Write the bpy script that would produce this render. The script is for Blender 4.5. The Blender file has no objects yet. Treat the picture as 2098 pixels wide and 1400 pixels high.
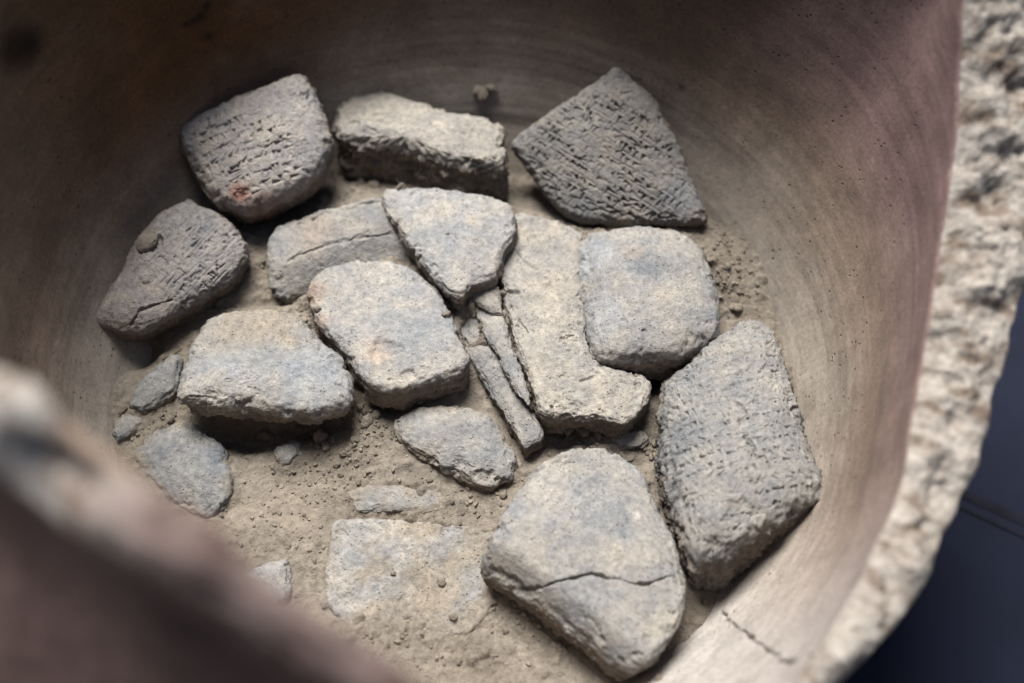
import bpy, math, random
import numpy as np
from mathutils import Vector

SC = bpy.context.scene
COL = SC.collection
R = math.radians

# ------------------------------------------------------------------ camera
PITCH = R(62.0)                      # below the horizontal
IW, IH = 2098.0, 1400.0              # pixel grid of the photograph used to place things
HFOV = R(40.0)
FPX = IW / 2 / math.tan(HFOV / 2)
FWD = np.array([0.0, math.cos(PITCH), -math.sin(PITCH)])
UPV = np.array([0.0, math.sin(PITCH), math.cos(PITCH)])
RGT = np.array([1.0, 0.0, 0.0])

def ray(px, py):
    d = FWD + RGT * ((px - IW / 2) / FPX) - UPV * ((py - IH / 2) / FPX)
    return d

DIST = 0.95
# the axis of the jar meets z=0 at picture point (930, 800)
_d = ray(930, 800)
CAM = -_d * DIST

cam_data = bpy.data.cameras.new("camera")
cam = bpy.data.objects.new("camera", cam_data)
COL.objects.link(cam)
cam.location = Vector(CAM)
cam.rotation_euler = (R(90) - PITCH, 0, 0)
cam_data.sensor_width = 36.0
cam_data.lens = 18.0 / math.tan(HFOV / 2)
cam_data.clip_start = 0.01
cam_data.clip_end = 100
cam_data.dof.use_dof = True
cam_data.dof.focus_distance = 0.915
APERTURE = 0.021
cam_data.dof.aperture_fstop = cam_data.lens / 1000.0 / APERTURE
SC.camera = cam

# ------------------------------------------------------------------ light
SUN_ELEV, SUN_AZ = R(60), R(106)     # azimuth counter-clockwise from +x (far side is +y)
world = bpy.data.worlds.new("World")
SC.world = world
world.use_nodes = True
wn = world.node_tree
wn.nodes.clear()
sky = wn.nodes.new('ShaderNodeTexSky')
sky.sky_type = 'NISHITA'
sky.sun_disc = False
sky.sun_elevation = SUN_ELEV
sky.sun_rotation = R(90) - SUN_AZ
sky.dust_density = 3.0
sky.air_density = 1.0
bg = wn.nodes.new('ShaderNodeBackground')
bg.inputs[1].default_value = 0.05
wo = wn.nodes.new('ShaderNodeOutputWorld')
wn.links.new(sky.outputs[0], bg.inputs[0])
wn.links.new(bg.outputs[0], wo.inputs[0])

sl = bpy.data.lights.new("sun", 'SUN')
sl.energy = 5.0
sl.angle = R(30)
sl.color = (1.0, 0.965, 0.92)
so = bpy.data.objects.new("sun", sl)
COL.objects.link(so)
to_sun = Vector((math.cos(SUN_ELEV) * math.cos(SUN_AZ), math.cos(SUN_ELEV) * math.sin(SUN_AZ), math.sin(SUN_ELEV)))
so.rotation_euler = (-to_sun).to_track_quat('-Z', 'Y').to_euler()
so.location = to_sun * 3

SC.view_settings.view_transform = 'Standard'
SC.view_settings.look = 'None'
SC.view_settings.exposure = 1.04
SC.view_settings.gamma = 1.0

# ------------------------------------------------------------------ noise in numpy
_rng = np.random.RandomState(7)
_perm = _rng.permutation(256)
_perm = np.concatenate([_perm, _perm, _perm]).astype(np.int32)
_g = _rng.normal(size=(256, 3)); _g /= np.linalg.norm(_g, axis=1)[:, None]
_g = _g.astype(np.float32)

def pnoise(P):
    P = np.asarray(P, dtype=np.float32)
    F = np.floor(P); f = P - F; I = F.astype(np.int32) & 255
    u = f * f * f * (f * (f * 6 - 15) + 10)
    out = 0
    for dx in (0, 1):
        wx = u[:, 0] if dx else 1 - u[:, 0]
        px_ = _perm[(I[:, 0] + dx) & 255]
        for dy in (0, 1):
            wy = u[:, 1] if dy else 1 - u[:, 1]
            py_ = _perm[px_ + ((I[:, 1] + dy) & 255)]
            for dz in (0, 1):
                wz = u[:, 2] if dz else 1 - u[:, 2]
                h = _perm[py_ + ((I[:, 2] + dz) & 255)]
                g = _g[h]
                dot = g[:, 0] * (f[:, 0] - dx) + g[:, 1] * (f[:, 1] - dy) + g[:, 2] * (f[:, 2] - dz)
                out = out + dot * wx * wy * wz
    return out * 1.5

def fbm(P, size, octaves=4, gain=0.5, seed=0.0):
    P = np.asarray(P, dtype=np.float32) / size + seed * 17.31
    a, s, t = 1.0, 0, 0
    for _ in range(octaves):
        s = s + a * pnoise(P); t += a
        a *= gain; P = P * 2.03 + 5.7
    return s / t

def ridged(P, size, octaves=3, seed=0.0):
    P = np.asarray(P, dtype=np.float32) / size + seed * 13.7
    a, s, t = 1.0, 0, 0
    for _ in range(octaves):
        s = s + a * (1 - np.abs(pnoise(P)) * 2); t += a
        a *= 0.5; P = P * 2.1 + 3.1
    return s / t

def worley2(x, y, size, seed=0):
    x = x / size; y = y / size
    ix = np.floor(x).astype(np.int32); iy = np.floor(y).astype(np.int32)
    f1 = np.full(x.shape, 9.0, dtype=np.float32); val = np.zeros(x.shape, dtype=np.float32)
    for dx in (-1, 0, 1):
        for dy in (-1, 0, 1):
            h = _perm[_perm[(ix + dx + seed * 31) & 255] + ((iy + dy + seed * 57) & 255)]
            h2 = _perm[h + 91]; h3 = _perm[h + 17]
            d = np.hypot(ix + dx + h / 255.0 - x, iy + dy + h2 / 255.0 - y)
            m = d < f1
            f1 = np.where(m, d, f1); val = np.where(m, h3 / 255.0, val)
    return f1, val

def sstep(a, b, x):
    t = np.clip((x - a) / (b - a), 0, 1)
    return t * t * (3 - 2 * t)

# ------------------------------------------------------------------ helpers
def tag(o, label=None, cat=None, group=None, kind=None):
    if label: o['label'] = label
    if cat: o['category'] = cat
    if group: o['group'] = group
    if kind: o['kind'] = kind
    return o

def mesh_np(name, V, F, mat, parent=None, smooth=True, col=None, uv=None, autosmooth=None):
    """V (n,3), F (m,4) or (m,3) int arrays -> ONE mesh object"""
    V = np.ascontiguousarray(V, dtype=np.float32); F = np.ascontiguousarray(F, dtype=np.int32)
    k = F.shape[1]
    me = bpy.data.meshes.new(name)
    me.vertices.add(len(V)); me.vertices.foreach_set('co', V.ravel())
    me.loops.add(F.size); me.loops.foreach_set('vertex_index', F.ravel())
    me.polygons.add(len(F))
    me.polygons.foreach_set('loop_start', np.arange(0, F.size, k, dtype=np.int32))
    me.polygons.foreach_set('loop_total', np.full(len(F), k, dtype=np.int32))
    me.polygons.foreach_set('use_smooth', np.full(len(F), bool(smooth)))
    if col is not None:
        for an, arr in col.items():
            at = me.color_attributes.new(an, 'FLOAT_COLOR', 'POINT')
            c4 = np.ones((len(V), 4), dtype=np.float32); c4[:, :arr.shape[1]] = arr
            at.data.foreach_set('color', c4.ravel())
    if uv is not None:
        ul = me.uv_layers.new(name='UVMap')
        ul.data.foreach_set('uv', np.ascontiguousarray(uv[F.ravel()], dtype=np.float32).ravel())
    me.update(calc_edges=True)
    me.validate()
    me.materials.append(mat)
    o = bpy.data.objects.new(name, me)
    COL.objects.link(o)
    if parent is not None: o.parent = parent
    return o

def grid_faces(nr, nc, wrap):
    i = np.arange(nr - 1)[:, None]; j = np.arange(nc if wrap else nc - 1)[None, :]
    j2 = (j + 1) % nc
    a = i * nc + j; b = i * nc + j2; c = (i + 1) * nc + j2; d = (i + 1) * nc + j
    return np.stack([a + 0 * b, b + 0 * a, c, d], -1).reshape(-1, 4)

def grid_normals(P, wrap):
    """P (nr,nc,3) -> unit normals"""
    if wrap: du = np.roll(P, -1, 1) - np.roll(P, 1, 1)
    else: du = np.gradient(P, axis=1)
    dv = np.gradient(P, axis=0)
    n = np.cross(dv, du); l = np.linalg.norm(n, axis=2, keepdims=True)
    return n / np.maximum(l, 1e-12)

# ------------------------------------------------------------------ materials
class NT:
    def __init__(s, name, rough=0.9):
        m = bpy.data.materials.new(name); m.use_nodes = True
        s.m = m; s.t = m.node_tree; s.t.nodes.clear()
        s.out = s.n('ShaderNodeOutputMaterial'); s.b = s.n('ShaderNodeBsdfPrincipled')
        s.b.inputs['Roughness'].default_value = rough
        s.b.inputs['Specular IOR Level'].default_value = 0.18
        s.l(s.b.outputs[0], s.out.inputs[0])
    def n(s, ty, **kw):
        nd = s.t.nodes.new(ty)
        for k, v in kw.items(): setattr(nd, k, v)
        return nd
    def l(s, a, b): s.t.links.new(a, b)
    def coord(s, which='Object'):
        return s.n('ShaderNodeTexCoord').outputs[which]
    def noise(s, vec, scale, detail=4, rough=0.55, dist=0.0):
        nd = s.n('ShaderNodeTexNoise'); nd.inputs['Scale'].default_value = scale
        nd.inputs['Detail'].default_value = detail; nd.inputs['Roughness'].default_value = rough
        nd.inputs['Distortion'].default_value = dist
        s.l(vec, nd.inputs['Vector']); return nd.outputs['Fac']
    def mapping(s, vec, scale=(1, 1, 1), loc=(0, 0, 0)):
        nd = s.n('ShaderNodeMapping'); nd.inputs['Scale'].default_value = scale
        nd.inputs['Location'].default_value = loc; s.l(vec, nd.inputs['Vector']); return nd.outputs[0]
    def ramp(s, fac, stops):
        nd = s.n('ShaderNodeValToRGB'); e = nd.color_ramp.elements
        while len(e) < len(stops): e.new(0.5)
        for i, (p, c) in enumerate(stops):
            e[i].position = p; e[i].color = (c, c, c, 1) if not hasattr(c, '__len__') else (*c, 1)
        s.l(fac, nd.inputs[0]); return nd.outputs[0]
    def mix(s, fac, a, b, blend='MIX'):
        nd = s.n('ShaderNodeMix', data_type='RGBA', blend_type=blend)
        for sock, v in ((nd.inputs[0], fac), (nd.inputs[6], a), (nd.inputs[7], b)):
            if hasattr(v, 'is_linked'): s.l(v, sock)
            elif hasattr(v, '__len__'): sock.default_value = (*v, 1)
            else: sock.default_value = v
        return nd.outputs[2]
    def math(s, op, a, b=0.0):
        nd = s.n('ShaderNodeMath', operation=op)
        for sock, v in ((nd.inputs[0], a), (nd.inputs[1], b)):
            if hasattr(v, 'is_linked'): s.l(v, sock)
            else: sock.default_value = v
        return nd.outputs[0]
    def attr(s, name):
        nd = s.n('ShaderNodeAttribute'); nd.attribute_name = name; return nd
    def bump(s, h, dist, strength=1.0, prev=None):
        nd = s.n('ShaderNodeBump'); nd.inputs['Distance'].default_value = dist
        nd.inputs['Strength'].default_value = strength
        s.l(h, nd.inputs['Height'])
        if prev is not None: s.l(prev, nd.inputs['Normal'])
        return nd.outputs[0]
    def finish(s, color, normal=None):
        s.l(color, s.b.inputs['Base Color'])
        if normal is not None: s.l(normal, s.b.inputs['Normal'])
        return s.m

def clay_material():
    """fired/dried clay of the tablets: vertex attribute 'tone' carries each piece's own clay, dust and stains, plus painted side shade"""
    m = NT('tablet_clay', 0.92)
    co = m.coord()
    tone = m.attr('tone').outputs['Color']
    n1 = m.noise(co, 60, 6, 0.6)
    n2 = m.noise(co, 260, 5, 0.7)
    n3 = m.noise(co, 900, 3, 0.6)
    c = m.mix(m.ramp(n1, [(0.35, 0.0), (0.68, 1.0)]), m.mix(1.0, tone, (0.80, 0.82, 0.86), 'MULTIPLY'), m.mix(1.0, tone, (1.18, 1.14, 1.06), 'MULTIPLY'))
    c = m.mix(0.8, c, m.ramp(n2, [(0.30, 0.30), (0.5, 0.5), (0.70, 0.68)]), 'OVERLAY')
    c = m.mix(0.5, c, m.ramp(n3, [(0.3, 0.34), (0.7, 0.66)]), 'OVERLAY')
    vor = m.n('ShaderNodeTexVoronoi'); vor.inputs['Scale'].default_value = 330; m.l(co, vor.inputs['Vector'])
    pits = m.ramp(vor.outputs['Distance'], [(0.08, 0.0), (0.22, 1.0)])
    gate = m.ramp(m.noise(co, 45, 3, 0.5), [(0.42, 1.0), (0.55, 0.0)])
    pitm = m.math('MAXIMUM', pits, gate)
    c = m.mix(1.0, c, m.ramp(pitm, [(0.0, 0.62), (1.0, 1.0)]), 'MULTIPLY')
    h = m.math('ADD', m.math('MULTIPLY', n2, 1.0), m.math('MULTIPLY', n3, 0.35))
    h = m.math('ADD', h, m.math('MULTIPLY', pitm, 0.5))
    nb = m.bump(h, 0.0013, 1.0)
    return m.finish(c, nb)

def soil_material():
    m = NT('dry_soil', 0.97)
    co = m.coord()
    tone = m.attr('tone').outputs['Color']
    n1 = m.noise(co, 28, 6, 0.6); n2 = m.noise(co, 220, 6, 0.75); n3 = m.noise(co, 700, 4, 0.7)
    c = m.mix(m.ramp(n1, [(0.35, 0.0), (0.65, 1.0)]), m.mix(1.0, tone, (0.82, 0.80, 0.78), 'MULTIPLY'), m.mix(1.0, tone, (1.15, 1.13, 1.10), 'MULTIPLY'))
    c = m.mix(0.85, c, m.ramp(n2, [(0.28, 0.3), (0.5, 0.5), (0.72, 0.68)]), 'OVERLAY')
    c = m.mix(0.5, c, m.ramp(n3, [(0.3, 0.35), (0.7, 0.65)]), 'OVERLAY')
    h = m.math('ADD', n2, m.math('MULTIPLY', n3, 0.6))
    return m.finish(c, m.bump(h, 0.0018, 1.0))

def jar_material():
    m = NT('jar_inner_clay', 0.9)
    co = m.coord(); uv = m.coord('UV')
    tone = m.attr('tone').outputs['Color']
    streak0 = m.noise(m.mapping(uv, (9, 210, 1)), 1.0, 5, 0.6, 0.9)
    streak = m.mix(m.ramp(m.noise(co, 11, 4, .6), [(.42, 0), (.6, 1)]), 0.5, streak0) if False else streak0
    streak2 = m.noise(m.mapping(uv, (30, 700, 1)), 1.0, 4, 0.65, 0.8)
    n1 = m.noise(co, 22, 6, 0.6); n2 = m.noise(co, 380, 5, 0.75)
    c = m.mix(m.ramp(n1, [(0.33, 0.0), (0.68, 1.0)]), m.mix(1.0, tone, (0.80, 0.79, 0.78), 'MULTIPLY'), m.mix(1.0, tone, (1.14, 1.13, 1.12), 'MULTIPLY'))
    c = m.mix(0.22, c, m.ramp(streak, [(0.3, 0.38), (0.7, 0.62)]), 'OVERLAY')
    c = m.mix(0.2, c, m.ramp(streak2, [(0.3, 0.36), (0.7, 0.64)]), 'OVERLAY')
    c = m.mix(0.8, c, m.ramp(n2, [(0.28, 0.34), (0.72, 0.66)]), 'OVERLAY')
    n4 = m.noise(m.mapping(uv, (60, 90, 1)), 1.0, 6, 0.75)
    c = m.mix(0.6, c, m.ramp(n4, [(0.3, 0.36), (0.7, 0.64)]), 'OVERLAY')
    vor = m.n('ShaderNodeTexVoronoi'); vor.inputs['Scale'].default_value = 170
    m.l(m.mapping(co, (1, 1, 1.0)), vor.inputs['Vector'])
    pits = m.ramp(vor.outputs['Distance'], [(0.08, 0.0), (0.2, 1.0)])
    gate = m.ramp(m.noise(co, 60, 3, 0.6), [(0.40, 1.0), (0.50, 0.0)])
    gate = m.math('SUBTRACT', 1.0, gate)
    pitm = m.math('MAXIMUM', pits, gate)
    c = m.mix(1.0, c, m.ramp(pitm, [(0.0, 0.45), (1.0, 1.0)]), 'MULTIPLY')
    h = m.math('ADD', m.math('MULTIPLY', streak, 0.22), m.math('MULTIPLY', n2, 0.5))
    h = m.math('ADD', h, m.math('MULTIPLY', streak2, 0.15))
    h = m.math('ADD', h, m.math('MULTIPLY', pitm, 0.8))
    return m.finish(c, m.bump(h, 0.0009, 0.8))

def rim_material():
    m = NT('broken_clay_section', 0.92)
    co = m.coord()
    tone = m.attr('tone').outputs['Color']
    n1 = m.noise(co, 75, 6, 0.65); n2 = m.noise(co, 300, 5, 0.7)
    c = m.mix(m.ramp(n1, [(0.36, 0.0), (0.62, 1.0)]), m.mix(1.0, tone, (0.74, 0.69, 0.65), 'MULTIPLY'), m.mix(1.0, tone, (1.12, 1.12, 1.10), 'MULTIPLY'))
    c = m.mix(0.6, c, m.ramp(n2, [(0.3, 0.34), (0.7, 0.66)]), 'OVERLAY')
    return m.finish(c, m.bump(m.math('ADD', n1, m.math('MULTIPLY', n2, 0.4)), 0.0025, 0.9))

def plain_material(name, c1, c2, scale, bumpd=0.001, rough=0.9):
    m = NT(name, rough)
    co = m.coord()
    n1 = m.noise(co, scale, 6, 0.6); n2 = m.noise(co, scale * 7, 4, 0.6)
    c = m.mix(m.ramp(n1, [(0.35, 0.0), (0.65, 1.0)]), c1, c2)
    c = m.mix(0.5, c, m.ramp(n2, [(0.3, 0.36), (0.7, 0.64)]), 'OVERLAY')
    return m.finish(c, m.bump(m.math('ADD', n1, n2), bumpd, 0.8))

M_CLAY = clay_material()
M_SOIL = soil_material()
M_JAR = jar_material()
M_RIM = rim_material()
M_OUT = plain_material('jar_outer_clay', (0.055, 0.036, 0.031), (0.105, 0.068, 0.060), 14, 0.002)
M_TWIG = plain_material('dry_twig', (0.05, 0.035, 0.02), (0.12, 0.08, 0.05), 200, 0.0005)

def cloth_material():
    m = NT('navy_cloth', 0.85)
    uv = m.coord()
    w1 = m.n('ShaderNodeTexWave'); w1.inputs['Scale'].default_value = 900; w1.bands_direction = 'X'; m.l(uv, w1.inputs['Vector'])
    w2 = m.n('ShaderNodeTexWave'); w2.inputs['Scale'].default_value = 900; w2.bands_direction = 'Y'; m.l(uv, w2.inputs['Vector'])
    wv = m.math('MULTIPLY', w1.outputs['Fac'], w2.outputs['Fac'])
    n = m.noise(uv, 9, 4, 0.6)
    c = m.mix(m.ramp(n, [(0.35, 0.0), (0.65, 1.0)]), (0.0028, 0.0040, 0.0120), (0.0052, 0.0075, 0.020))
    c = m.mix(m.math('MULTIPLY', wv, 0.4), c, (0.009, 0.012, 0.027))
    m.b.inputs['Sheen Weight'].default_value = 0.05
    return m.finish(c, m.bump(wv, 0.0004, 0.5))
M_CLOTH = cloth_material()
M_SEAM = plain_material('dark_thread', (0.003, 0.003, 0.006), (0.006, 0.006, 0.012), 60, 0.0003)

# linear clay colours
GREY = np.array([0.300, 0.290, 0.275])
BLUE = np.array([0.250, 0.265, 0.280])
DUST = np.array([0.355, 0.333, 0.298])
SOILC = np.array([0.256, 0.225, 0.186])
WARM = np.array([0.300, 0.260, 0.225])
DARK = np.array([0.175, 0.165, 0.155])
RED = np.array([0.30, 0.13, 0.085])
PINK = np.array([0.35, 0.275, 0.225])

ALB = 0.66                            # dry clay and dust of this find are rather dark
GREY, BLUE, DUST, SOILC, WARM, DARK, RED, PINK = [c_ * ALB for c_ in (GREY, BLUE, DUST, SOILC, WARM, DARK, RED, PINK)]

# ------------------------------------------------------------------ picture point -> place
def on_z(px, py, z):
    d = ray(px, py); t = (z - CAM[2]) / d[2]
    return CAM + d * t

def on_plane(px, py, p0, n):
    d = ray(px, py); t = np.dot(np.asarray(p0) - CAM, n) / np.dot(d, n)
    return CAM + d * t

# ------------------------------------------------------------------ the jar
PROF = np.array([(0.0, -0.085), (0.08, -0.081), (0.13, -0.069), (0.17, -0.050), (0.20, -0.028), (0.225, 0.0), (0.245, 0.036),
                 (0.261, 0.082), (0.272, 0.14), (0.279, 0.21), (0.282, 0.30), (0.280, 0.40), (0.272, 0.50)])
def r_wall(z): return np.interp(z, PROF[:, 1], PROF[:, 0])
def z_wall(r): return np.interp(r, PROF[:, 0], PROF[:, 1])

# broken edge, inner line: (picture x, picture y, height)
EDGE_IN = [(-250, 560, .42), (0, 752, .43), (150, 868, .43), (300, 985, .43), (450, 1100, .43), (600, 1215, .42), (750, 1325, .41),
           (900, 1425, .40), (1050, 1530, .37), (1250, 1620, .29), (1470, 1570, .20), (1600, 1450, .172), (1655, 1360, .168), (1725, 1250, .165),
           (1790, 1120, .16), (1843, 1000, .158), (1866, 850, .16), (1890, 700, .165), (1914, 550, .175), (1938, 400, .19), (1958, 200, .215), (1968, 0, .25), (1975, -160, .27)]
pts = [on_z(a, b, c) for a, b, c in EDGE_IN]
th = [math.degrees(math.atan2(p[1], p[0])) % 360 for p in pts]
rr = [math.hypot(p[0], p[1]) for p in pts]; zz = [p[2] for p in pts]
ctrl = sorted(list(zip(th, rr, zz)) + [(62, .283, .20), (76, .280, .13), (95, .274, .100), (112, .272, .120), (125, .276, .148), (135, .279, .182), (155, .283, .255), (175, .280, .29), (200, .265, .38)])
ctrl = np.array(ctrl)
EDGE_OUT = [(2210, 100, .24), (2190, 300, .215), (2140, 500, .195), (2098, 640, .185), (2066, 760, .178), (2030, 880, .17), (1985, 1000, .165), (1950, 1080, .163), (1890, 1195, .165), (1828, 1290, .166), (1722, 1400, .17), (1640, 1490, .18)]
_o = [on_z(*q) for q in EDGE_OUT]
OUT_TH = np.array([math.degrees(math.atan2(p[1], p[0])) for p in _o]); OUT_R = np.array([math.hypot(p[0], p[1]) for p in _o])
_i = np.argsort(OUT_TH); OUT_TH, OUT_R = OUT_TH[_i], OUT_R[_i]
def edge_at(deg):
    t = np.concatenate([ctrl[:, 0] - 360, ctrl[:, 0], ctrl[:, 0] + 360])
    r_ = np.tile(ctrl[:, 1], 3); z_ = np.tile(ctrl[:, 2], 3)
    return np.interp(deg, t, r_), np.interp(deg, t, z_)

NTH = 1250
# denser columns over the part of the wall seen from close
_deg = np.linspace(0, 360, 3601)
_dens = np.where((_deg < 200) | (_deg > 290), 1.0, 0.4) + 2.5 * np.exp(-((_deg - 307) / 9.0) ** 2)
_cum = np.concatenate([[0], np.cumsum((_dens[1:] + _dens[:-1]) / 2)]); _cum /= _cum[-1]
TH = np.interp(np.arange(NTH) / NTH, _cum, _deg)
er, ez = edge_at(TH)
k = 9
ker = np.ones(2 * k + 1) / (2 * k + 1)
sm = lambda a: np.convolve(np.concatenate([a[-k:], a, a[:k]]), ker, 'valid')
er, ez = sm(er), sm(ez)
jag = fbm(np.stack([np.cos(np.radians(TH)) * .3, np.sin(np.radians(TH)) * .3, TH * 0], -1), 0.035, 4, 0.6, 3)
ez = ez + 0.006 * jag
NI = 215
s = np.linspace(0, 1, NI)[:, None]
rows_r, rows_z = [], []
# arc-length like parameter up the wall starting under the soil
z0 = -0.055
Zi = z0 + (ez[None, :] - z0) * (s ** 1.25)
Ri = r_wall(Zi)
bl = sstep(0.02, 1.0, (Zi - 0.0) / np.maximum(ez[None, :] - 0.0, 1e-3))
Ri = Ri + (er - r_wall(ez))[None, :] * bl
# outer side
near = np.exp(-((TH - 245) / 38.0) ** 2)                  # the tall shoulder piece
thick = 0.034 + 0.004 * np.sin(np.radians(TH * 3)) - 0.012 * near - 0.014 * np.exp(-((TH - 272) / 16.0) ** 2) + 0.012 * np.exp(-((TH - 38) / 22.0) ** 2)
_t = (TH + 180) % 360 - 180
_tk = np.interp(_t, OUT_TH, OUT_R) - er
_wt = sstep(OUT_TH[0] - 12, OUT_TH[0] + 2, _t) * (1 - sstep(OUT_TH[-1], OUT_TH[-1] + 25, _t))
thick = thick * (1 - _wt) + np.clip(_tk, .015, .07) * _wt
NR = 40
a = np.linspace(0, 1, NR + 1)[1:, None]
Rr = er[None, :] + thick[None, :] * a
crown = 0.007 * np.sin(np.pi * np.clip(a, 0, 1)) ** 0.6
Zr = ez[None, :] + crown - 0.004 * a - near[None, :] * 0.006 * a
NO = 30
b = np.linspace(0, 1, NO + 1)[1:, None]
zbot = -0.13
Zo = Zr[-1][None, :] + (zbot - Zr[-1][None, :]) * b
Rin = r_wall(np.clip(Zo, -0.084, .5))
bl2 = sstep(0.0, 0.35, b)
Ro = (Rr[-1][None, :]) * (1 - bl2) + (np.maximum(Rin, 0.17) + 0.030 + 0.075 * near[None, :] * np.sin(np.pi * np.clip(b, 0, 1)) ) * bl2
Rall = np.concatenate([Ri, Rr, Ro]); Zall = np.concatenate([Zi, Zr, Zo])
cs, sn = np.cos(np.radians(TH)), np.sin(np.radians(TH))
P = np.stack([Rall * cs, Rall * sn, Zall], -1)
nrm = grid_normals(P, True)
flat = P.reshape(-1, 3); NF = nrm.reshape(-1, 3)
row = np.repeat(np.arange(P.shape[0]), NTH)
rimw = np.clip(1 - np.abs(row - (NI + NR / 2)) / (NR / 2 + 1.0), 0, 1) ** 0.6
_q = fbm(flat, 0.030, 4, 0.55, 2)
rough_rim = (fbm(flat, 0.050, 4, 0.5, 1) * 0.018 + (np.round(_q * 7) / 7 * .6 + _q * .4) * 0.016 + fbm(flat, 0.007, 3, .6, 3) * .0016) * np.tile(1 - .25 * near, Rall.shape[0])
soft = fbm(flat, 0.09, 3, 0.5, 5) * 0.0022
# throwing rings on the inside: a few ridges running round the wall
arc = np.cumsum(np.concatenate([np.zeros((1, NTH)), np.hypot(np.diff(Rall, axis=0), np.diff(Zall, axis=0))]), 0)
arcf = arc.reshape(-1)
wob = fbm(np.stack([flat[:, 0], flat[:, 1], flat[:, 0] * 0], -1), 0.2, 2, .5, 8) * 0.012
rings = fbm(np.stack([(arcf + wob), arcf * 0, arcf * 0], -1), 0.012, 3, 0.5, 9) * 0.0006
inner = (row < NI).astype(float)
disp = soft + rings * inner + rough_rim * rimw
crackm = np.zeros(len(row))
# crack in the inner wall running up to the break
def seg_dist(q, pl):
    d = np.full(len(q), 9.0)
    for p0, p1 in zip(pl[:-1], pl[1:]):
        v = p1 - p0; L = np.dot(v, v)
        t = np.clip(((q - p0) @ v) / L, 0, 1)
        d = np.minimum(d, np.linalg.norm(q - (p0 + t[:, None] * v), axis=1))
    return d
P = (flat + NF * 0)
def to_px(Q):
    d = Q - CAM; f = d @ FWD
    return np.stack([IW / 2 + FPX * (d @ RGT) / f, IH / 2 - FPX * (d @ UPV) / f], -1)
_ii = np.where((row < NI) & (flat[:, 2] < .29) & ((azd0 := np.tile(TH, Rall.shape[0])) > -1) & ((azd0 < 200) | (azd0 > 292)))[0]
_pp = to_px(flat[_ii])
def wall_hit(px, py):
    return flat[_ii[np.argmin(((_pp - np.array([px, py])) ** 2).sum(1))]]
for pl, w, dp in (([(1478, 1256), (1505, 1280), (1540, 1308), (1570, 1330), (1592, 1341)], 0.0011, 0.004),
                  ([(1590, 1352), (1628, 1353)], 0.0018, 0.005), ([(1655, 1345), (1672, 1360), (1684, 1376)], 0.0026, 0.008)):
    pw = np.array([wall_hit(*q) for q in pl])
    near_m = np.linalg.norm(flat - pw.mean(0), axis=1) < 0.09
    idx = np.where(near_m & (row < NI + 8))[0]
    q = flat[idx]
    q = q + 0.0022 * np.stack([fbm(q, 0.008, 4, .65, 4)] * 3, -1)
    dd = seg_dist(q, pw)
    disp[idx] -= dp * np.clip(1 - dd / (w * 1.25 * np.clip(.7 + 1.6 * fbm(q, .01, 2, .5, 6), .2, 1.5)), 0, 1) ** 0.6
    crackm[idx] = np.maximum(crackm[idx], np.clip(1 - dd / (w * 1.1), 0, 1) ** .5)
_ir = np.where((row >= NI) & (row < NI + NR) & (azd0 > 205) & (azd0 < 262))[0]; _pr = to_px(flat[_ir])
for hx, hy, hr, hd in ((95, 955, .014, .016), (30, 935, .011, .012), (150, 990, .011, .010), (420, 1130, .010, -.006), (60, 860, .016, -.006)):
    c_ = flat[_ir[np.argmin(((_pr - np.array([hx, hy])) ** 2).sum(1))]]
    dd = np.linalg.norm(flat - c_, axis=1)
    disp -= hd * np.exp(-(dd / hr) ** 2) * (row >= NI)
# inside normals: make sure they face the axis
sgn = np.sign(-(NF[:, 0] * flat[:, 0] + NF[:, 1] * flat[:, 1])); 
sgn = np.where(row < NI - 4, sgn, 0)
flip = -1.0 if np.median(sgn[row < NI - 4]) < 0 else 1.0
NF = NF * flip
for_crack = disp
V = flat + NF * np.where(True, disp, 0)[:, None]
# wall colour, the far wall's brown deepened to carry its shade
tone = np.tile(np.array([0.238, 0.182, 0.142]), (len(V), 1))
hz = V[:, 2]
azd = np.tile(TH, Rall.shape[0])
mauve = sstep(0.07, 0.15, hz)[:, None] * np.exp(-(((azd + 60) % 360 - 75) / 62.0) ** 2)[:, None]
tone = tone * (1 - 0.9 * mauve) + np.array([0.215, 0.142, 0.138]) * 0.9 * mauve
lowc = (1 - sstep(0.0, 0.095, hz + fbm(V, .05, 3, .5, 6) * .03))[:, None]
tone = tone * (1 - 0.8 * lowc) + np.array([0.385, 0.350, 0.300]) * 0.8 * lowc
brn = (np.exp(-((azd - 130) / 40.0) ** 2) * sstep(0.0, 0.11, hz) * sstep(-1.1, 0.05, fbm(V, .07, 4, .55, 12)))[:, None]  # brown clay darkened to paint in the shade of the upper left wall
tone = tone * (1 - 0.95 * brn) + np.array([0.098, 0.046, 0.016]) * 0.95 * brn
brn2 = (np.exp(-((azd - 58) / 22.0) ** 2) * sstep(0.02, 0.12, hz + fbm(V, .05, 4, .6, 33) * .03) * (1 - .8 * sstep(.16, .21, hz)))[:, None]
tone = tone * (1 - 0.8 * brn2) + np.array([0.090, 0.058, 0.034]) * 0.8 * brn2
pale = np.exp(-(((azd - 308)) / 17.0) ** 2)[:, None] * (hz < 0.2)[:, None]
tone = tone * (1 - 0.7 * pale) + np.array([0.46, 0.44, 0.42]) * 0.7 * pale
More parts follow.
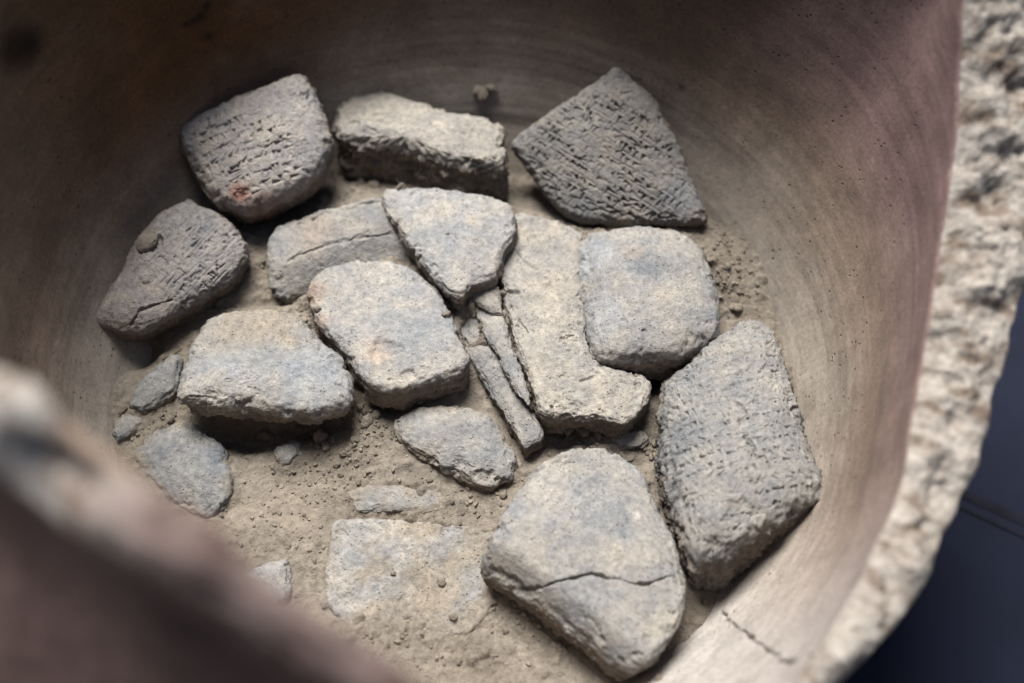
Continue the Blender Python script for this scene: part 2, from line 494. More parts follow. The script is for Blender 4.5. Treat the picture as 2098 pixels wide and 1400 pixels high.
# dark marks near the top of the picture
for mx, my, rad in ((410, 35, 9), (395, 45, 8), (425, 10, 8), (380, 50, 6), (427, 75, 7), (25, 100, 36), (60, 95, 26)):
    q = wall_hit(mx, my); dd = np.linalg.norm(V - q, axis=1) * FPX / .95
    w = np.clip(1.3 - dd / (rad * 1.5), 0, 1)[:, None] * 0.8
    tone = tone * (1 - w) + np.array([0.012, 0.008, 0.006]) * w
tone = tone * (1 - .6 * crackm)[:, None]
tone = tone * .68
rimtone = (np.array([0.42, 0.388, 0.350])[None] + (.34 * np.exp(-((azd - 228) / 14.0) ** 2))[:, None]) * (1 + 0.2 * fbm(V, .03, 4, .6, 14))[:, None]
_w = (sstep(0.0, 0.30, fbm(np.stack([np.radians(azd) * .28 * 1.3, (arcf - 0) * .55, arcf * 0], -1), .017, 4, .6, 15)) * .85)[:, None]
rimtone = rimtone * (1 - _w) + np.array([0.17, 0.125, 0.095]) * _w
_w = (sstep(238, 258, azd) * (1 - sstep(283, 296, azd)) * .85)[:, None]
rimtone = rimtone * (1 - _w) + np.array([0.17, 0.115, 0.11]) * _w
rimtone = rimtone * .59
U = np.stack([np.tile(np.radians(TH) * .27, Rall.shape[0]), arcf], -1)
jar = bpy.data.objects.new("broken_jar", None); COL.objects.link(jar); jar.location = (0, 0, 0)
tag(jar, "large broken clay storage jar holding the clay tablets, seen from above with thick rough rim", "jar")
def jar_rows(name, i0, i1, mat, tn, lab=None):
    sl_ = slice(i0 * NTH, i1 * NTH)
    f = grid_faces(i1 - i0, NTH, True)
    if flip > 0: f = f[:, ::-1]
    o = mesh_np(name, V[sl_], f[:, ::-1], mat, jar, col={'tone': tn[sl_]}, uv=U[sl_])
    if lab: o['label'] = lab
    return o
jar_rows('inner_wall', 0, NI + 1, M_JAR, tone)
jar_rows('broken_rim', NI, NI + NR + 1, M_RIM, rimtone, "pale rough broken edge of the jar wall")
jar_rows('outer_wall', NI + NR, P.shape[0] // NTH if P.ndim == 2 else P.shape[0], M_OUT, tone)

# ------------------------------------------------------------------ soil
# (picture x, picture y, height change, radius in m)
MOUNDS = [(860, 640, .006, .085), (1250, 860, .006, .035), (900, 900, .004, .05), (700, 400, .010, .035), (950, 420, .012, .05), (1350, 520, .012, .05),
          (1500, 560, .010, .03), (760, 870, .005, .03), (300, 800, .004, .04), (1050, 1300, -.004, .06), (600, 1000, -.004, .06), (850, 1150, -.002, .06),
          (1430, 1230, .002, .03),
          (430, 872, -.010, .012), (470, 876, -.014, .014), (520, 876, -.014, .014), (580, 866, -.012, .013), (640, 860, -.011, .012), (700, 856, -.010, .011),
          (1270, 775, -.012, .014), (1340, 775, -.012, .013), (1390, 750, -.010, .010), (800, 830, -.009, .012), (1150, 885, -.008, .012),
          (860, 372, .012, .04), (740, 345, .008, .03), (990, 385, .006, .02), (250, 700, -.016, .016), (290, 710, -.014, .014),
          (1500, 1190, -.008, .015), (1600, 1140, -.008, .015), (1680, 1080, -.008, .014)]
MPTS = [(on_z(a_, b_, 0.005)[:2], h_, r_) for a_, b_, h_, r_ in MOUNDS]

def soil_height(x, y, fine=True):
    x = np.asarray(x, dtype=np.float64); y = np.asarray(y, dtype=np.float64)
    r = np.hypot(x, y)
    z = 0.002 + 0.02 * np.clip(y, -0.3, 0.3) - 0.03 * np.clip(r - .12, 0, 1) ** 1 * 0
    z = z - 0.050 * sstep(0.10, 0.235, y)          # lower towards the far side
    for c, h_, r_ in MPTS:
        z = z + h_ * np.exp(-((x - c[0]) ** 2 + (y - c[1]) ** 2) / r_ ** 2)
    Q = np.stack([x, y, x * 0], -1).reshape(-1, 3)
    z = z + (fbm(Q, 0.075, 4, .5, 21) * 0.006).reshape(x.shape)
    if fine:
        gate = sstep(-0.25, 0.3, fbm(Q, 0.05, 3, .5, 22)).reshape(x.shape)
        wq = fbm(Q, 0.012, 2, .5, 25).reshape(x.shape) * .003
        f1, v1 = worley2(x + wq, y - wq, 0.0085, 1)
        f2, v2 = worley2(x - wq, y + wq, 0.0038, 2)
        z = z + gate * (np.clip(0.62 - f1, 0, 1) ** 0.8 * v1 ** 2 * 0.0065)
        z = z + (0.35 + 0.65 * gate) * (np.clip(0.6 - f2, 0, 1) * v2 ** 1.5 * 0.0020)
        z = z + (fbm(Q, 0.018, 5, .62, 23) * 0.0022).reshape(x.shape)
    return z

# ------------------------------------------------------------------ tablets
def catmull_closed(P, n=14):
    P = np.asarray(P, float); out = []
    N = len(P)
    for i in range(N):
        p0, p1, p2, p3 = P[i - 1], P[i], P[(i + 1) % N], P[(i + 2) % N]
        for t in np.linspace(0, 1, n, endpoint=False):
            out.append(0.5 * ((2 * p1) + (-p0 + p2) * t + (2 * p0 - 5 * p1 + 4 * p2 - p3) * t * t + (-p0 + 3 * p1 - 3 * p2 + p3) * t ** 3))
    return np.array(out)

FOOT = []
def tablet(name, label, cat, outline, z0, n, thick, bevel=0.006, crown=0.0015, base=GREY, seed=1, rough=1.0, side_rough=1.0,
           facets=(), script=None, cracks=(), dents=(), bumps=(), stains=(), dust=(), burial=0.010, blue=0.5, group=None, res=1.0, taper=0.03, center=None,
           above=None, side_shade=.65):
    rs = np.random.RandomState(seed)
    n = np.array(n, float); n /= np.linalg.norm(n)
    ol = np.array(outline, float)
    c_px = np.array(center, float) if center is not None else ol.mean(0)
    if above is not None:
        for _ in range(3):
            q_ = on_z(c_px[0], c_px[1], z0); z0 = float(soil_height(q_[0:1], q_[1:2], False)[0]) + above
    P0 = on_z(c_px[0], c_px[1], z0)
    e1 = np.array([1.0, 0, 0]) - n * n[0]; e1 /= np.linalg.norm(e1)
    e2 = np.cross(n, e1)
    dropk = [0.75]
    def loc(q):
        p = on_plane(q[0], q[1], P0 - n * bevel * dropk[0], n) - P0
        return np.array([p @ e1, p @ e2])
    _lp = np.array([loc(q) for q in ol]); dropk[0] = 0.0
    L = catmull_closed(_lp, 12)
    _tt = np.linspace(0, 1, 12, endpoint=False)[:, None]
    _ll = np.concatenate([_lp[i] * (1 - _tt) + _lp[(i + 1) % len(_lp)] * _tt for i in range(len(_lp))])
    L = .45 * L + .55 * _ll
    # polar resample of the outline about the middle
    seg_a = L; seg_b = np.roll(L, -1, 0)
    per = np.linalg.norm(seg_b - seg_a, axis=1).sum()
    NP = int(np.clip(per / 0.00082 * res, 90, 620))
    cum = np.concatenate([[0], np.cumsum(np.linalg.norm(seg_b - seg_a, axis=1))])
    tt = np.linspace(0, per, NP, endpoint=False)
    Lc = np.concatenate([L, L[:1]])
    B = np.stack([np.interp(tt, cum, Lc[:, 0]), np.interp(tt, cum, Lc[:, 1])], -1)      # boundary points, evenly spaced
    if (seg_a[:, 0] * seg_b[:, 1] - seg_b[:, 0] * seg_a[:, 1]).sum() < 0: B = B[::-1]
    rad = np.linalg.norm(B, axis=1)
    q3 = np.stack([B[:, 0], B[:, 1], B[:, 0] * 0], -1)
    wb = (fbm(q3, 0.02, 4, .6, seed) * 0.0022 * side_rough)
    B = B * (1 + wb / np.maximum(rad, 1e-3))[:, None]
    rad = np.linalg.norm(B, axis=1); U_ = B / rad[:, None]
    # inset limited so small pieces still work
    bev = np.minimum(bevel, rad * 0.6)
    NTp = int(np.clip(rad.max() / 0.00085 * res, 16, 110))
    rings_r, rings_h, kind_ = [], [], []
    u = np.linspace(0.004, 1, NTp)
    for uu in u: rings_r.append((rad - bev) * uu); rings_h.append(np.zeros(NP)); kind_.append(0)
    nb = 9
    for a_ in np.linspace(0, math.pi / 2, nb + 1)[1:]:
        rings_r.append(rad - bev + bev * math.sin(a_)); rings_h.append(-bev * (1 - math.cos(a_))); kind_.append(1)
    nsd = max(4, int(thick / 0.0016 * res))
    for v in np.linspace(0, 1, nsd + 1)[1:]:
        rings_r.append(rad * (1 - taper * v)); rings_h.append(-bev - (thick - bev) * v); kind_.append(2)
    for v in (0.85, 0.5, 0.02):
        rings_r.append(rad * (1 - taper) * v); rings_h.append(np.full(NP, -thick)); kind_.append(3)
    Rg = np.array(rings_r); Hg = np.array(rings_h); kd = np.repeat(np.array(kind_), NP)
    A = Rg * U_[None, :, 0]; Bq = Rg * U_[None, :, 1]
    frac = Rg / rad[None, :]
    topm = (np.array(kind_)[:, None] <= 1)
    Hg = Hg + np.where(topm, (crown * 1.5 + .001) * (1 - frac ** 2.6), 0)
    a_f, b_f, h_f = A.ravel(), Bq.ravel(), Hg.ravel()
    wt_top = np.where(kd == 0, 1.0, np.where(kd == 1, 0.7, np.where(kd == 2, 0.0, 0)))
    depthf = np.clip(1 + h_f / thick, 0, 1)
    for (p_a, p_b, slope) in facets:      # the clay falls away beyond the line p_a->p_b (outside = right of travel in the picture)
        la, lb = loc(p_a), loc(p_b); dv = lb - la; dv /= np.linalg.norm(dv)
        out = (a_f - la[0]) * dv[1] - (b_f - la[1]) * dv[0]
        k_ = 0.004
        sd = 0.5 * (out + np.sqrt(out * out + k_ * k_)) - k_ * 0.25
        h_f = h_f - np.clip(sd, 0, None) * slope * depthf
    G = np.stack([a_f, b_f, h_f], -1).reshape(Rg.shape[0], NP, 3)
    W = P0[None, None] + G[..., 0:1] * e1 + G[..., 1:2] * e2 + G[..., 2:3] * n
    N_ = grid_normals(W, True).reshape(-1, 3)
    Wf = W.reshape(-1, 3)
    if np.mean((N_ @ n)[kd == 0]) < 0: N_ = -N_; fl = True
    else: fl = False
    Wl = np.stack([a_f, b_f, h_f], -1)
    side = np.where(kd == 0, 0.0, np.where(kd == 1, 0.5, 1.0))
    fr = frac.ravel()
    side = np.maximum(side, sstep(0.80, 1.0, fr) * 0.5 * (kd < 2))
    disp = fbm(Wl, 0.030, 4, .5, seed + .3) * 0.0016 * rough
    disp += fbm(Wl, 0.006, 3, .6, seed + .7) * 0.00038 * rough
    # flaked, pitted patches on the face
    pm = sstep(0.05, 0.35, fbm(Wl, 0.028, 3, .5, seed + 4.1))
    disp -= pm * np.clip(fbm(Wl, 0.005, 3, .6, seed + 5.2), 0, 1) * 0.0020 * rough
    # broken sides: layered, lumpy
    lay = Wl * np.array([1, 1, 2.6])
    disp += side * side_rough * (fbm(lay, 0.016, 4, .6, seed + 2.2) * 0.0034 + (ridged(lay, 0.009, 3, seed + 3.3) - .6) * 0.0022)
    _q = fbm(Wl, 0.014, 3, .55, seed + 21)
    disp += side * side_rough * (np.round(_q * 6) / 6 - _q * .5) * 0.0032
    chip = sstep(.20, .27, fbm(Wl, 0.013, 3, .6, seed + 22)) * sstep(.70, .90, fr) * (kd < 2)
    disp -= chip * (.0012 + .0008 * fbm(Wl, .004, 2, .6, seed)) * side_rough
    chip2 = sstep(.42, .48, fbm(Wl, 0.020, 4, .65, seed + 23)) * (kd < 2)
    disp -= chip2 * .0008 * rough
    shade = np.zeros(len(Wl))
    if script:
        for sc_ in (script if isinstance(script, list) else [script]):
            (xa, ya), (xb, yb) = sc_['dir']           # direction of a line of writing
            la, lb = loc((xa, ya)), loc((xb, yb)); dv = lb - la; dv /= np.linalg.norm(dv); pv = np.array([-dv[1], dv[0]])
            sa = a_f * dv[0] + b_f * dv[1]; sb = a_f * pv[0] + b_f * pv[1]
            regm = np.ones(len(a_f))
            if 'region' in sc_:
                rx, ry, rrad = sc_['region']; lc = loc((rx, ry))
                rr_m = rrad * DIST / FPX
                regm = 1 - sstep(0.75, 1.1, np.hypot(a_f - lc[0], b_f - lc[1]) / rr_m + .15 * fbm(Wl, .01, 2, .5, seed))
            sp = sc_.get('row', 0.0078); D = sc_.get('depth', 0.0012)
            cut = np.zeros(len(a_f))
            lo_b, hi_b = sb[kd == 0].min(), sb[kd == 0].max(); lo_a, hi_a = sa[kd == 0].min(), sa[kd == 0].max()
            rowi = 0; yb_ = lo_b + sp * .6
            selt = np.where(kd <= 1)[0]
            ta, tb = sa[selt], sb[selt]; cl = np.zeros(len(selt))
            while yb_ < hi_b:
                if sc_.get('rules', True):
                    dl = np.abs(tb - (yb_ - sp * .5) - 0.0006 * np.sin(ta * 90 + rowi))
                    cl = np.maximum(cl, 0.50 * sc_.get('ruled', 1.0) * D * np.clip(1 - dl / 0.0009, 0, 1))
                xa_ = lo_a
                while xa_ < hi_a:
                    sz_ = sc_.get('size', 1.0); stp = rs.uniform(.0022, .0068) * sz_ * sc_.get('dense', 1.0)
                    ty = rs.rand()
                    ang = 0.0 if ty < .35 else (-math.pi / 2 if ty < .78 else -math.pi / 4 + rs.choice([0, math.pi / 2]))
                    ang += rs.normal() * .16
                    Lw = rs.uniform(.0045, .0075) * (1.15 if ty < .35 else .9) * sz_; ww = rs.uniform(.0026, .0038) * sz_
                    y0 = yb_ + (rs.uniform(-.0028, .0028) if ty < .35 else sp * rs.uniform(.1, .38))
                    da = ta - xa_; db = tb - y0
                    near_ = (np.abs(da) < .009) & (np.abs(db) < .009)
                    if near_.any():
                        ca, sa_ = math.cos(ang), math.sin(ang)
                        al = da[near_] * ca + db[near_] * sa_; bt = -da[near_] * sa_ + db[near_] * ca
                        hw = np.maximum(ww / 2 * (1 - al / Lw), 1e-5)
                        dep = np.where((al > -.0004) & (al < Lw), (1 - .55 * al / Lw) * np.clip(1 - np.abs(bt) / hw, 0, 1), 0)
                        cl[near_] = np.maximum(cl[near_], dep * D * rs.uniform(.4, 1.15))
                    xa_ += stp
                yb_ += sp; rowi += 1
            wear = .25 + .75 * sstep(-0.25, 0.25, fbm(Wl[selt], 0.022, 4, .6, seed + 9.9))
            cut[selt] = cl * wear * regm[selt]
            disp -= cut * (1 - sstep(.93, 1.0, fr) * .6)
            shade = np.maximum(shade, cut / D)
    sel = kd <= 2
    def poly_d(pl):
        pw = np.array([loc(q) for q in pl])
        q = np.stack([a_f, b_f], -1) + 0.0022 * np.stack([fbm(Wl, .009, 4, .65, seed + 6), fbm(Wl, .009, 4, .65, seed + 7)], -1)
        return seg_dist(q, pw)
    for pl, w, dp in cracks:
        dd = poly_d(pl)
        ww_ = w * np.clip(.75 + 1.6 * fbm(Wl, .008, 2, .5, seed + 31), .25, 1.7)
        disp -= np.where(kd <= 1, dp * np.clip(1.0 - dd / ww_, 0, 1) ** .6, 0)
    for (dx_, dy_, rpx, dp) in dents:        # chips with a crisp border
        lc = loc((dx_, dy_)); rm = rpx * DIST / FPX
        dd = np.hypot(a_f - lc[0], (b_f - lc[1]) * 1.5) / rm + 1.0 * fbm(Wl, rm * 1.1, 4, .6, seed + 8 + dx_)
        disp -= np.where(kd <= 1, dp * .8 * (1 - sstep(.45, .95, dd)), 0)
    for (dx_, dy_, rpx, dp) in bumps:
        lc = loc((dx_, dy_)); rm = rpx * DIST / FPX
        dd = np.hypot(a_f - lc[0], b_f - lc[1]) / rm
        disp += np.where(kd <= 1, dp * (1 - sstep(.4, 1.0, dd)), 0)
    Wf = Wf + N_ * disp[:, None]
    _ring = Wf.reshape(Rg.shape[0], NP, 3)[NTp + nb // 2]
    FOOT.append((_ring[:, :2].copy(), float(P0[2]), above is not None))
    # clay colour
    nb1 = sstep(-0.15, 0.35, fbm(Wl, 0.045, 4, .55, seed + 11))[:, None] * blue
    t_ = base[None] * (1 - nb1) + BLUE[None] * nb1 * (base.mean() / GREY.mean())
    nd1 = sstep(0.0, 0.35, fbm(Wl, 0.032, 5, .6, seed + 12))[:, None] * (0.45 + .45 * ((seed * 37) % 10) / 10)
    base = base * (.92 + .14 * ((seed * 53) % 10) / 10)
    t_ = t_ * (1 - nd1) + DUST[None] * nd1 * (base.mean() / GREY.mean())
    _sw = (side_shade * sstep(0.5, 1, side + .5 * fbm(Wl, .012, 3, .6, seed + 40)) * (kd >= 1))[:, None]  # brown broken sides, darkened to carry the shade under the edges
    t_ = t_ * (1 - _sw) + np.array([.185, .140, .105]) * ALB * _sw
    for (dx_, dy_, rpx, dc, stg) in stains:
        lc = loc((dx_, dy_)); rm = rpx * DIST / FPX
        w = stg * (1 - sstep(.35, 1.0, np.hypot(a_f - lc[0], b_f - lc[1]) / rm + .45 * fbm(Wl, rm * .6, 4, .6, seed + 13)))[:, None]
        t_ = t_ * (1 - w) + np.asarray(dc)[None] * w
    sh = soil_height(Wf[:, 0], Wf[:, 1], False)
    lowd = (1 - sstep(0.001, burial, Wf[:, 2] - sh + 0.010 * fbm(Wl, .02, 4, .6, seed + 14)))[:, None] * .85
    t_ = t_ * (1 - lowd) + SOILC[None] * 1.05 * lowd
    t_ = t_ * (1 - .12 * np.clip(shade, 0, 1))[:, None]       # impressed signs slightly darkened by depth
    F_ = grid_faces(Rg.shape[0], NP, True)
    if not fl: F_ = F_[:, ::-1]
    # origin at the base
    org = P0 - n * thick
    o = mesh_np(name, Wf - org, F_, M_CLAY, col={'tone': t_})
    o.location = Vector(org)
    tag(o, label, cat, group)
    # fix winding by checking the first polygon's normal against n
    if o.data.polygons[5].normal.dot(Vector(n)) < 0: o.data.flip_normals()
    return o

G1 = "inscribed clay tablets in the jar"
G2 = "plain clay tablets in the jar"
G3 = "clay fragments in the jar"

tablet('clay_tablet', "leaning tablet with pale smooth upper edge, worn signs and a red spot, upper left", 'tablet',
       [(360, 268), (375, 250), (450, 215), (540, 176), (605, 153), (632, 162), (655, 215), (682, 285), (674, 325), (640, 378), (590, 412), (540, 434), (500, 442), (466, 428), (428, 405), (400, 362), (382, 325), (366, 295)],
       0.056, (.05, -.32, 1), 0.034, bevel=0.009, crown=.004, base=GREY * 1.0 + np.array([.008, 0, 0]), seed=11, rough=1.2, res=1.25, side_rough=1.1,
       facets=[((365, 300), (650, 222), .0)], script=dict(dir=((400, 330), (600, 250)), row=.0084, depth=.0032, size=1.2, ruled=.15, dense=.8, region=(480, 355, 150), rules=False),
       stains=[(492, 398, 30, RED, .75), (545, 425, 50, RED * .6 + .025, .5)], dents=[(500, 400, 22, .002), (590, 345, 14, .001)], group=G1, blue=.35)

tablet('clay_tablet', "thick broken tablet with bright crumbly top and dark front, at the back", 'tablet',
       [(686, 262), (690, 228), (708, 205), (745, 196), (790, 200), (840, 212), (900, 232), (960, 242), (1010, 256), (1032, 280), (1040, 318), (1030, 338), (985, 344), (930, 338), (870, 322), (820, 306), (770, 300), (725, 296), (695, 284)],
       0.034, (-.03, .24, 1), 0.044, bevel=0.006, crown=.004, base=DUST * .92, seed=23, rough=2.3, side_rough=2.0, taper=.03,
       dents=[(722, 262, 24, .003), (760, 280, 20, .0025), (830, 305, 22, .003)], group=G2, blue=.15, burial=.004)

tablet('clay_tablet', "dark triangular tablet with a grid of cuneiform signs leaning on the upper right wall", 'tablet',
       [(1262, 138), (1290, 160), (1330, 195), (1370, 250), (1395, 310), (1420, 370), (1446, 432), (1440, 456), (1395, 464), (1310, 462), (1210, 458), (1165, 445), (1130, 415), (1095, 370), (1068, 330), (1046, 292), (1110, 243), (1180, 196), (1235, 156)],
       0.040, (-.22, -.42, 1), 0.030, bevel=0.006, crown=.003, base=DARK * 1.15, seed=31, rough=1.0, res=1.3,
       script=dict(dir=((1090, 300), (1330, 450)), row=.0074, depth=.0038, size=1.15, ruled=.45, dense=.72, region=(1215, 370, 215)),
       stains=[(1205, 245, 40, DUST * .75, .8), (1150, 260, 30, DUST * .6, .7), (1400, 400, 60, BLUE * .8, .5), (1190, 430, 60, BLUE * .55, .6)], dents=[(1200, 250, 18, .002)], group=G1, blue=.3, burial=.006)

t4 = tablet('clay_tablet', "tablet with an oval plug and deep cuneiform rows, against the left wall", 'tablet',
       [(195, 650), (212, 612), (245, 565), (270, 505), (296, 468), (330, 432), (385, 411), (430, 432), (480, 462), (508, 500), (508, 530), (480, 570), (440, 603), (390, 636), (340, 660), (290, 684), (240, 682), (205, 668)],
       0.034, (.10, -.24, 1), 0.030, bevel=0.006, crown=.004, base=GREY * .98 + np.array([.010, .0, 0]), seed=41, rough=1.3, res=1.3,
       facets=[((250, 700), (372, 405), .0)], script=dict(dir=((350, 640), (480, 500)), row=.0086, depth=.0034, size=1.1, ruled=.5, dense=.75, region=(412, 540, 125)),
       cracks=[([(268, 668), (290, 640), (330, 625), (352, 618)], .0016, .003)], dents=[(310, 505, 34, .0050)], bumps=[(300, 575, 14, .0015)], stains=[(250, 678, 36, PINK * .8, .6)], group=G1, blue=.35, burial=.004)

tablet('clay_tablet', "low dusty ribbed tablet sunk in soil behind the centre", 'tablet',
       [(545, 545), (546, 500), (572, 466), (620, 446), (700, 422), (770, 406), (840, 410), (870, 470), (870, 540), (800, 580), (740, 590), (690, 592), (650, 596), (625, 604), (580, 610), (552, 592)],
       0.025, (0, -.06, 1), 0.024, bevel=0.006, crown=.002, facets=[((540, 560), (850, 452), .55)], base=GREY * .92, seed=52, rough=1.2, side_rough=1.4,
       stains=[(640, 480, 70, PINK * .9, .45), (580, 490, 50, BLUE, .4)], cracks=[([(640, 452), (665, 437), (720, 425), (785, 412)], .0013, .0025), ([(590, 540), (660, 510), (740, 492), (800, 480)], .002, .0015)],
       group=G2, burial=.007, blue=.4)

tablet('clay_tablet', "bright smooth tablet narrowing to a broken tip, above the centre of the heap", 'tablet',
       [(784, 402), (806, 388), (900, 389), (980, 400), (1045, 420), (1060, 470), (1030, 520), (1018, 568), (990, 583), (965, 592), (945, 612), (922, 604), (880, 560), (850, 525), (822, 482), (795, 446)],
       0.040, (-.06, .06, 1), 0.020, bevel=0.004, crown=.002, base=GREY * 1.12, seed=61, rough=.9, side_rough=1.2,
       stains=[(830, 410, 60, BLUE * 1.15, .5)], dents=[(985, 590, 22, .002), (890, 550, 14, .0015)], group=G2, blue=.55, burial=.004)

tablet('clay_tablet', "pale tablet with pinkish left edge and chipped lower corner, centre of the heap", 'tablet',
       [(642, 575), (665, 552), (715, 538), (790, 534), (840, 550), (890, 590), (922, 640), (948, 700), (962, 742), (942, 766), (880, 786), (830, 800), (780, 804), (755, 790), (722, 748), (690, 705), (662, 682), (642, 645), (634, 605)],
       0.034, (.0, .09, 1), 0.028, bevel=0.005, crown=.002, base=GREY * 1.10, seed=71, rough=1.0, side_rough=1.2,
       stains=[(645, 600, 38, PINK, .9), (655, 660, 30, PINK, .7), (775, 725, 45, PINK * 1.05, .55), (850, 700, 80, BLUE, .6)],
       dents=[(785, 722, 46, .0024), (712, 735, 20, .002), (835, 772, 20, .0025)], group=G2, blue=.55, burial=.004)

tablet('clay_tablet', "long narrow tablet with hooked lower end, standing right of centre beside the domed tablet", 'tablet',
       [(1040, 456), (1062, 442), (1105, 446), (1165, 465), (1190, 482), (1194, 560), (1198, 650), (1212, 728), (1255, 762), (1315, 772), (1334, 790), (1320, 835), (1282, 872), (1232, 862), (1155, 856), (1112, 848), (1090, 800), (1060, 720), (1035, 620), (1020, 540), (1024, 480)],
       0.033, (.03, .07, 1), 0.026, bevel=0.0035, crown=.001, base=DUST * .95, seed=83, rough=1.9, side_rough=1.3, center=(1135, 745),
       cracks=[([(1050, 510), (1070, 535), (1100, 558), (1135, 560)], .0011, .002), ([(1018, 600), (1040, 597), (1062, 603)], .0018, .003), ([(1065, 660), (1082, 685)], .0018, .002), ([(1130, 862), (1133, 835)], .001, .003),
               ([(1150, 697), (1175, 690)], .0014, .002), ([(1190, 785), (1215, 778)], .0014, .002)],
       dents=[(1040, 490, 18, .0015)], group=G2, blue=.2, burial=.003)

tablet('clay_tablet', "domed grey tablet with bright left flank and dark underside, above the large right tablet", 'tablet',
       [(1184, 482), (1212, 466), (1300, 463), (1390, 476), (1440, 510), (1468, 580), (1478, 645), (1468, 685), (1430, 716), (1390, 734), (1310, 742), (1245, 738), (1218, 722), (1204, 680), (1190, 600), (1180, 530)],
       0.041, (.02, .09, 1), 0.034, bevel=0.007, crown=.006, base=GREY * 1.0, seed=91, rough=.75, side_rough=1.1,
       facets=[((1312, 455), (1285, 760), .30), ((1400, 760), (1370, 455), .12)],
       stains=[(1325, 555, 62, BLUE * .72, .85), (1210, 520, 60, BLUE * 1.25, .7), (1225, 650, 80, BLUE * 1.2, .6), (1295, 530, 34, PINK * .9, .4)],
       dents=[(1318, 690, 7, .002), (1445, 690, 6, .002), (1275, 668, 8, .001)], group=G2, blue=.55, burial=.004, taper=.05)

tablet('clay_tablet', "large upright tablet with fine sign rows and dark broken lower edge, beside the right wall", 'tablet',
       [(1500, 672), (1540, 659), (1578, 670), (1600, 722), (1636, 830), (1666, 930), (1686, 1000), (1684, 1024), (1640, 1046), (1580, 1084), (1510, 1128), (1455, 1156), (1428, 1156), (1402, 1110), (1372, 1020), (1355, 930), (1351, 850), (1366, 785), (1405, 742), (1452, 705)],
       0.044, (-.05, .08, 1), 0.048, bevel=0.008, crown=.008, base=GREY * .90, seed=103, rough=1.0, res=1.15, side_rough=1.9, taper=.0,
       facets=[((1440, 690), (1470, 1130), .22), ((1620, 1100), (1560, 660), .16)],
       script=dict(dir=((1400, 850), (1600, 800)), row=.0084, depth=.0024, size=1.0, ruled=.0, dense=.8, region=(1480, 900, 260)),
       stains=[(1395, 900, 80, BLUE * .75, .6), (1600, 800, 70, GREY * 1.1, .4), (1450, 1120, 60, DARK, .6)],
       cracks=[([(1525, 918), (1532, 936), (1540, 952)], .0026, .0035), ([(1500, 845), (1515, 850), (1528, 872)], .0012, .002)],
       dents=[(1530, 1060, 44, .0022), (1470, 1120, 34, .002), (1430, 1085, 20, .0012), (1590, 1090, 26, .004), (1640, 1050, 24, .004), (1545, 1120, 24, .0035)], group=G1, blue=.5, burial=.003)

tablet('clay_tablet', "rounded oblong tablet with crumbly front edge over a deep black gap, left of centre", 'tablet',
       [(424, 655), (468, 641), (560, 636), (615, 650), (655, 695), (698, 735), (722, 770), (726, 822), (702, 842), (645, 856), (560, 853), (480, 842), (420, 836), (368, 828), (362, 808), (374, 762), (398, 702)],
       0.034, (0, .08, 1), 0.022, bevel=0.007, crown=.004, base=GREY * 1.06, seed=117, rough=1.2, side_rough=1.5, taper=.14,
       stains=[(520, 672, 125, SOILC * 1.1, .85), (640, 780, 90, BLUE * 1.15, .6), (520, 760, 90, BLUE * 1.05, .5), (430, 810, 60, DUST, .6)],
       dents=[(500, 835, 22, .002), (440, 815, 18, .0015), (470, 790, 9, .001)], group=G2, blue=.6, burial=.004)

tablet('clay_tablet', "big grey wedge-shaped tablet with a thin crack right across it, in the lower foreground", 'tablet',
       [(1125, 945), (1175, 922), (1230, 919), (1278, 938), (1312, 972), (1342, 1032), (1380, 1100), (1400, 1180), (1408, 1235), (1385, 1300), (1345, 1345), (1300, 1366), (1250, 1345), (1185, 1290), (1120, 1240), (1050, 1195), (1002, 1160), (992, 1140), (1012, 1088), (1050, 1020), (1088, 972)],
       0.038, (.05, .04, 1), 0.036, bevel=0.005, crown=.003, base=GREY * .95, seed=121, rough=.8, side_rough=1.3, taper=.04,
       facets=[((1040, 1125), (1310, 1345), 1.35)],
       cracks=[([(1115, 1200), (1150, 1196), (1185, 1187), (1208, 1180), (1235, 1188), (1270, 1196), (1300, 1204), (1325, 1202), (1350, 1190), (1380, 1180)], .0011, .005), ([(1010, 1152), (1045, 1168), (1072, 1195)], .0022, .003), ([(1070, 1195), (1110, 1200)], .002, .003)],
       stains=[(1300, 1055, 26, DUST * 1.1, .8), (1303, 1058, 9, DUST * 1.5, .8), (1120, 1020, 80, GREY * 1.15, .5)], group=G2, blue=.6, burial=.003)

tablet('clay_tablet', "half buried tablet with rounded left end below the centre, crumbling into the soil", 'tablet',
       [(806, 862), (836, 842), (920, 832), (1000, 850), (1040, 900), (1062, 948), (1050, 985), (1010, 1004), (970, 996), (900, 965), (850, 935), (815, 900)],
       0.013, (.02, -.06, 1), 0.016, bevel=0.005, crown=.003, base=GREY * .95, above=0.008, seed=134, rough=1.6, side_rough=1.6,
       dents=[(990, 980, 26, .003), (930, 968, 16, .002)], group=G2, blue=.5, burial=.013)

tablet('clay_tablet', "flat rectangular tablet buried flush with the soil, pale edges showing, in the lower foreground", 'tablet',
       [(684, 1078), (695, 1067), (760, 1065), (860, 1068), (960, 1078), (1022, 1096), (1020, 1160), (1010, 1240), (960, 1300), (830, 1310), (720, 1290), (668, 1235), (668, 1165)],
       0.0050, (.02, -.085, 1), 0.014, bevel=0.0025, crown=.0, base=GREY * 1.08, above=.0032, seed=146, rough=1.5, side_rough=.7,
       stains=[(880, 1130, 60, DUST * .95, .6), (900, 1215, 70, SOILC * 1.15, .9), (800, 1265, 60, SOILC * 1.1, .8)], group=G2, blue=.6, burial=.0065)

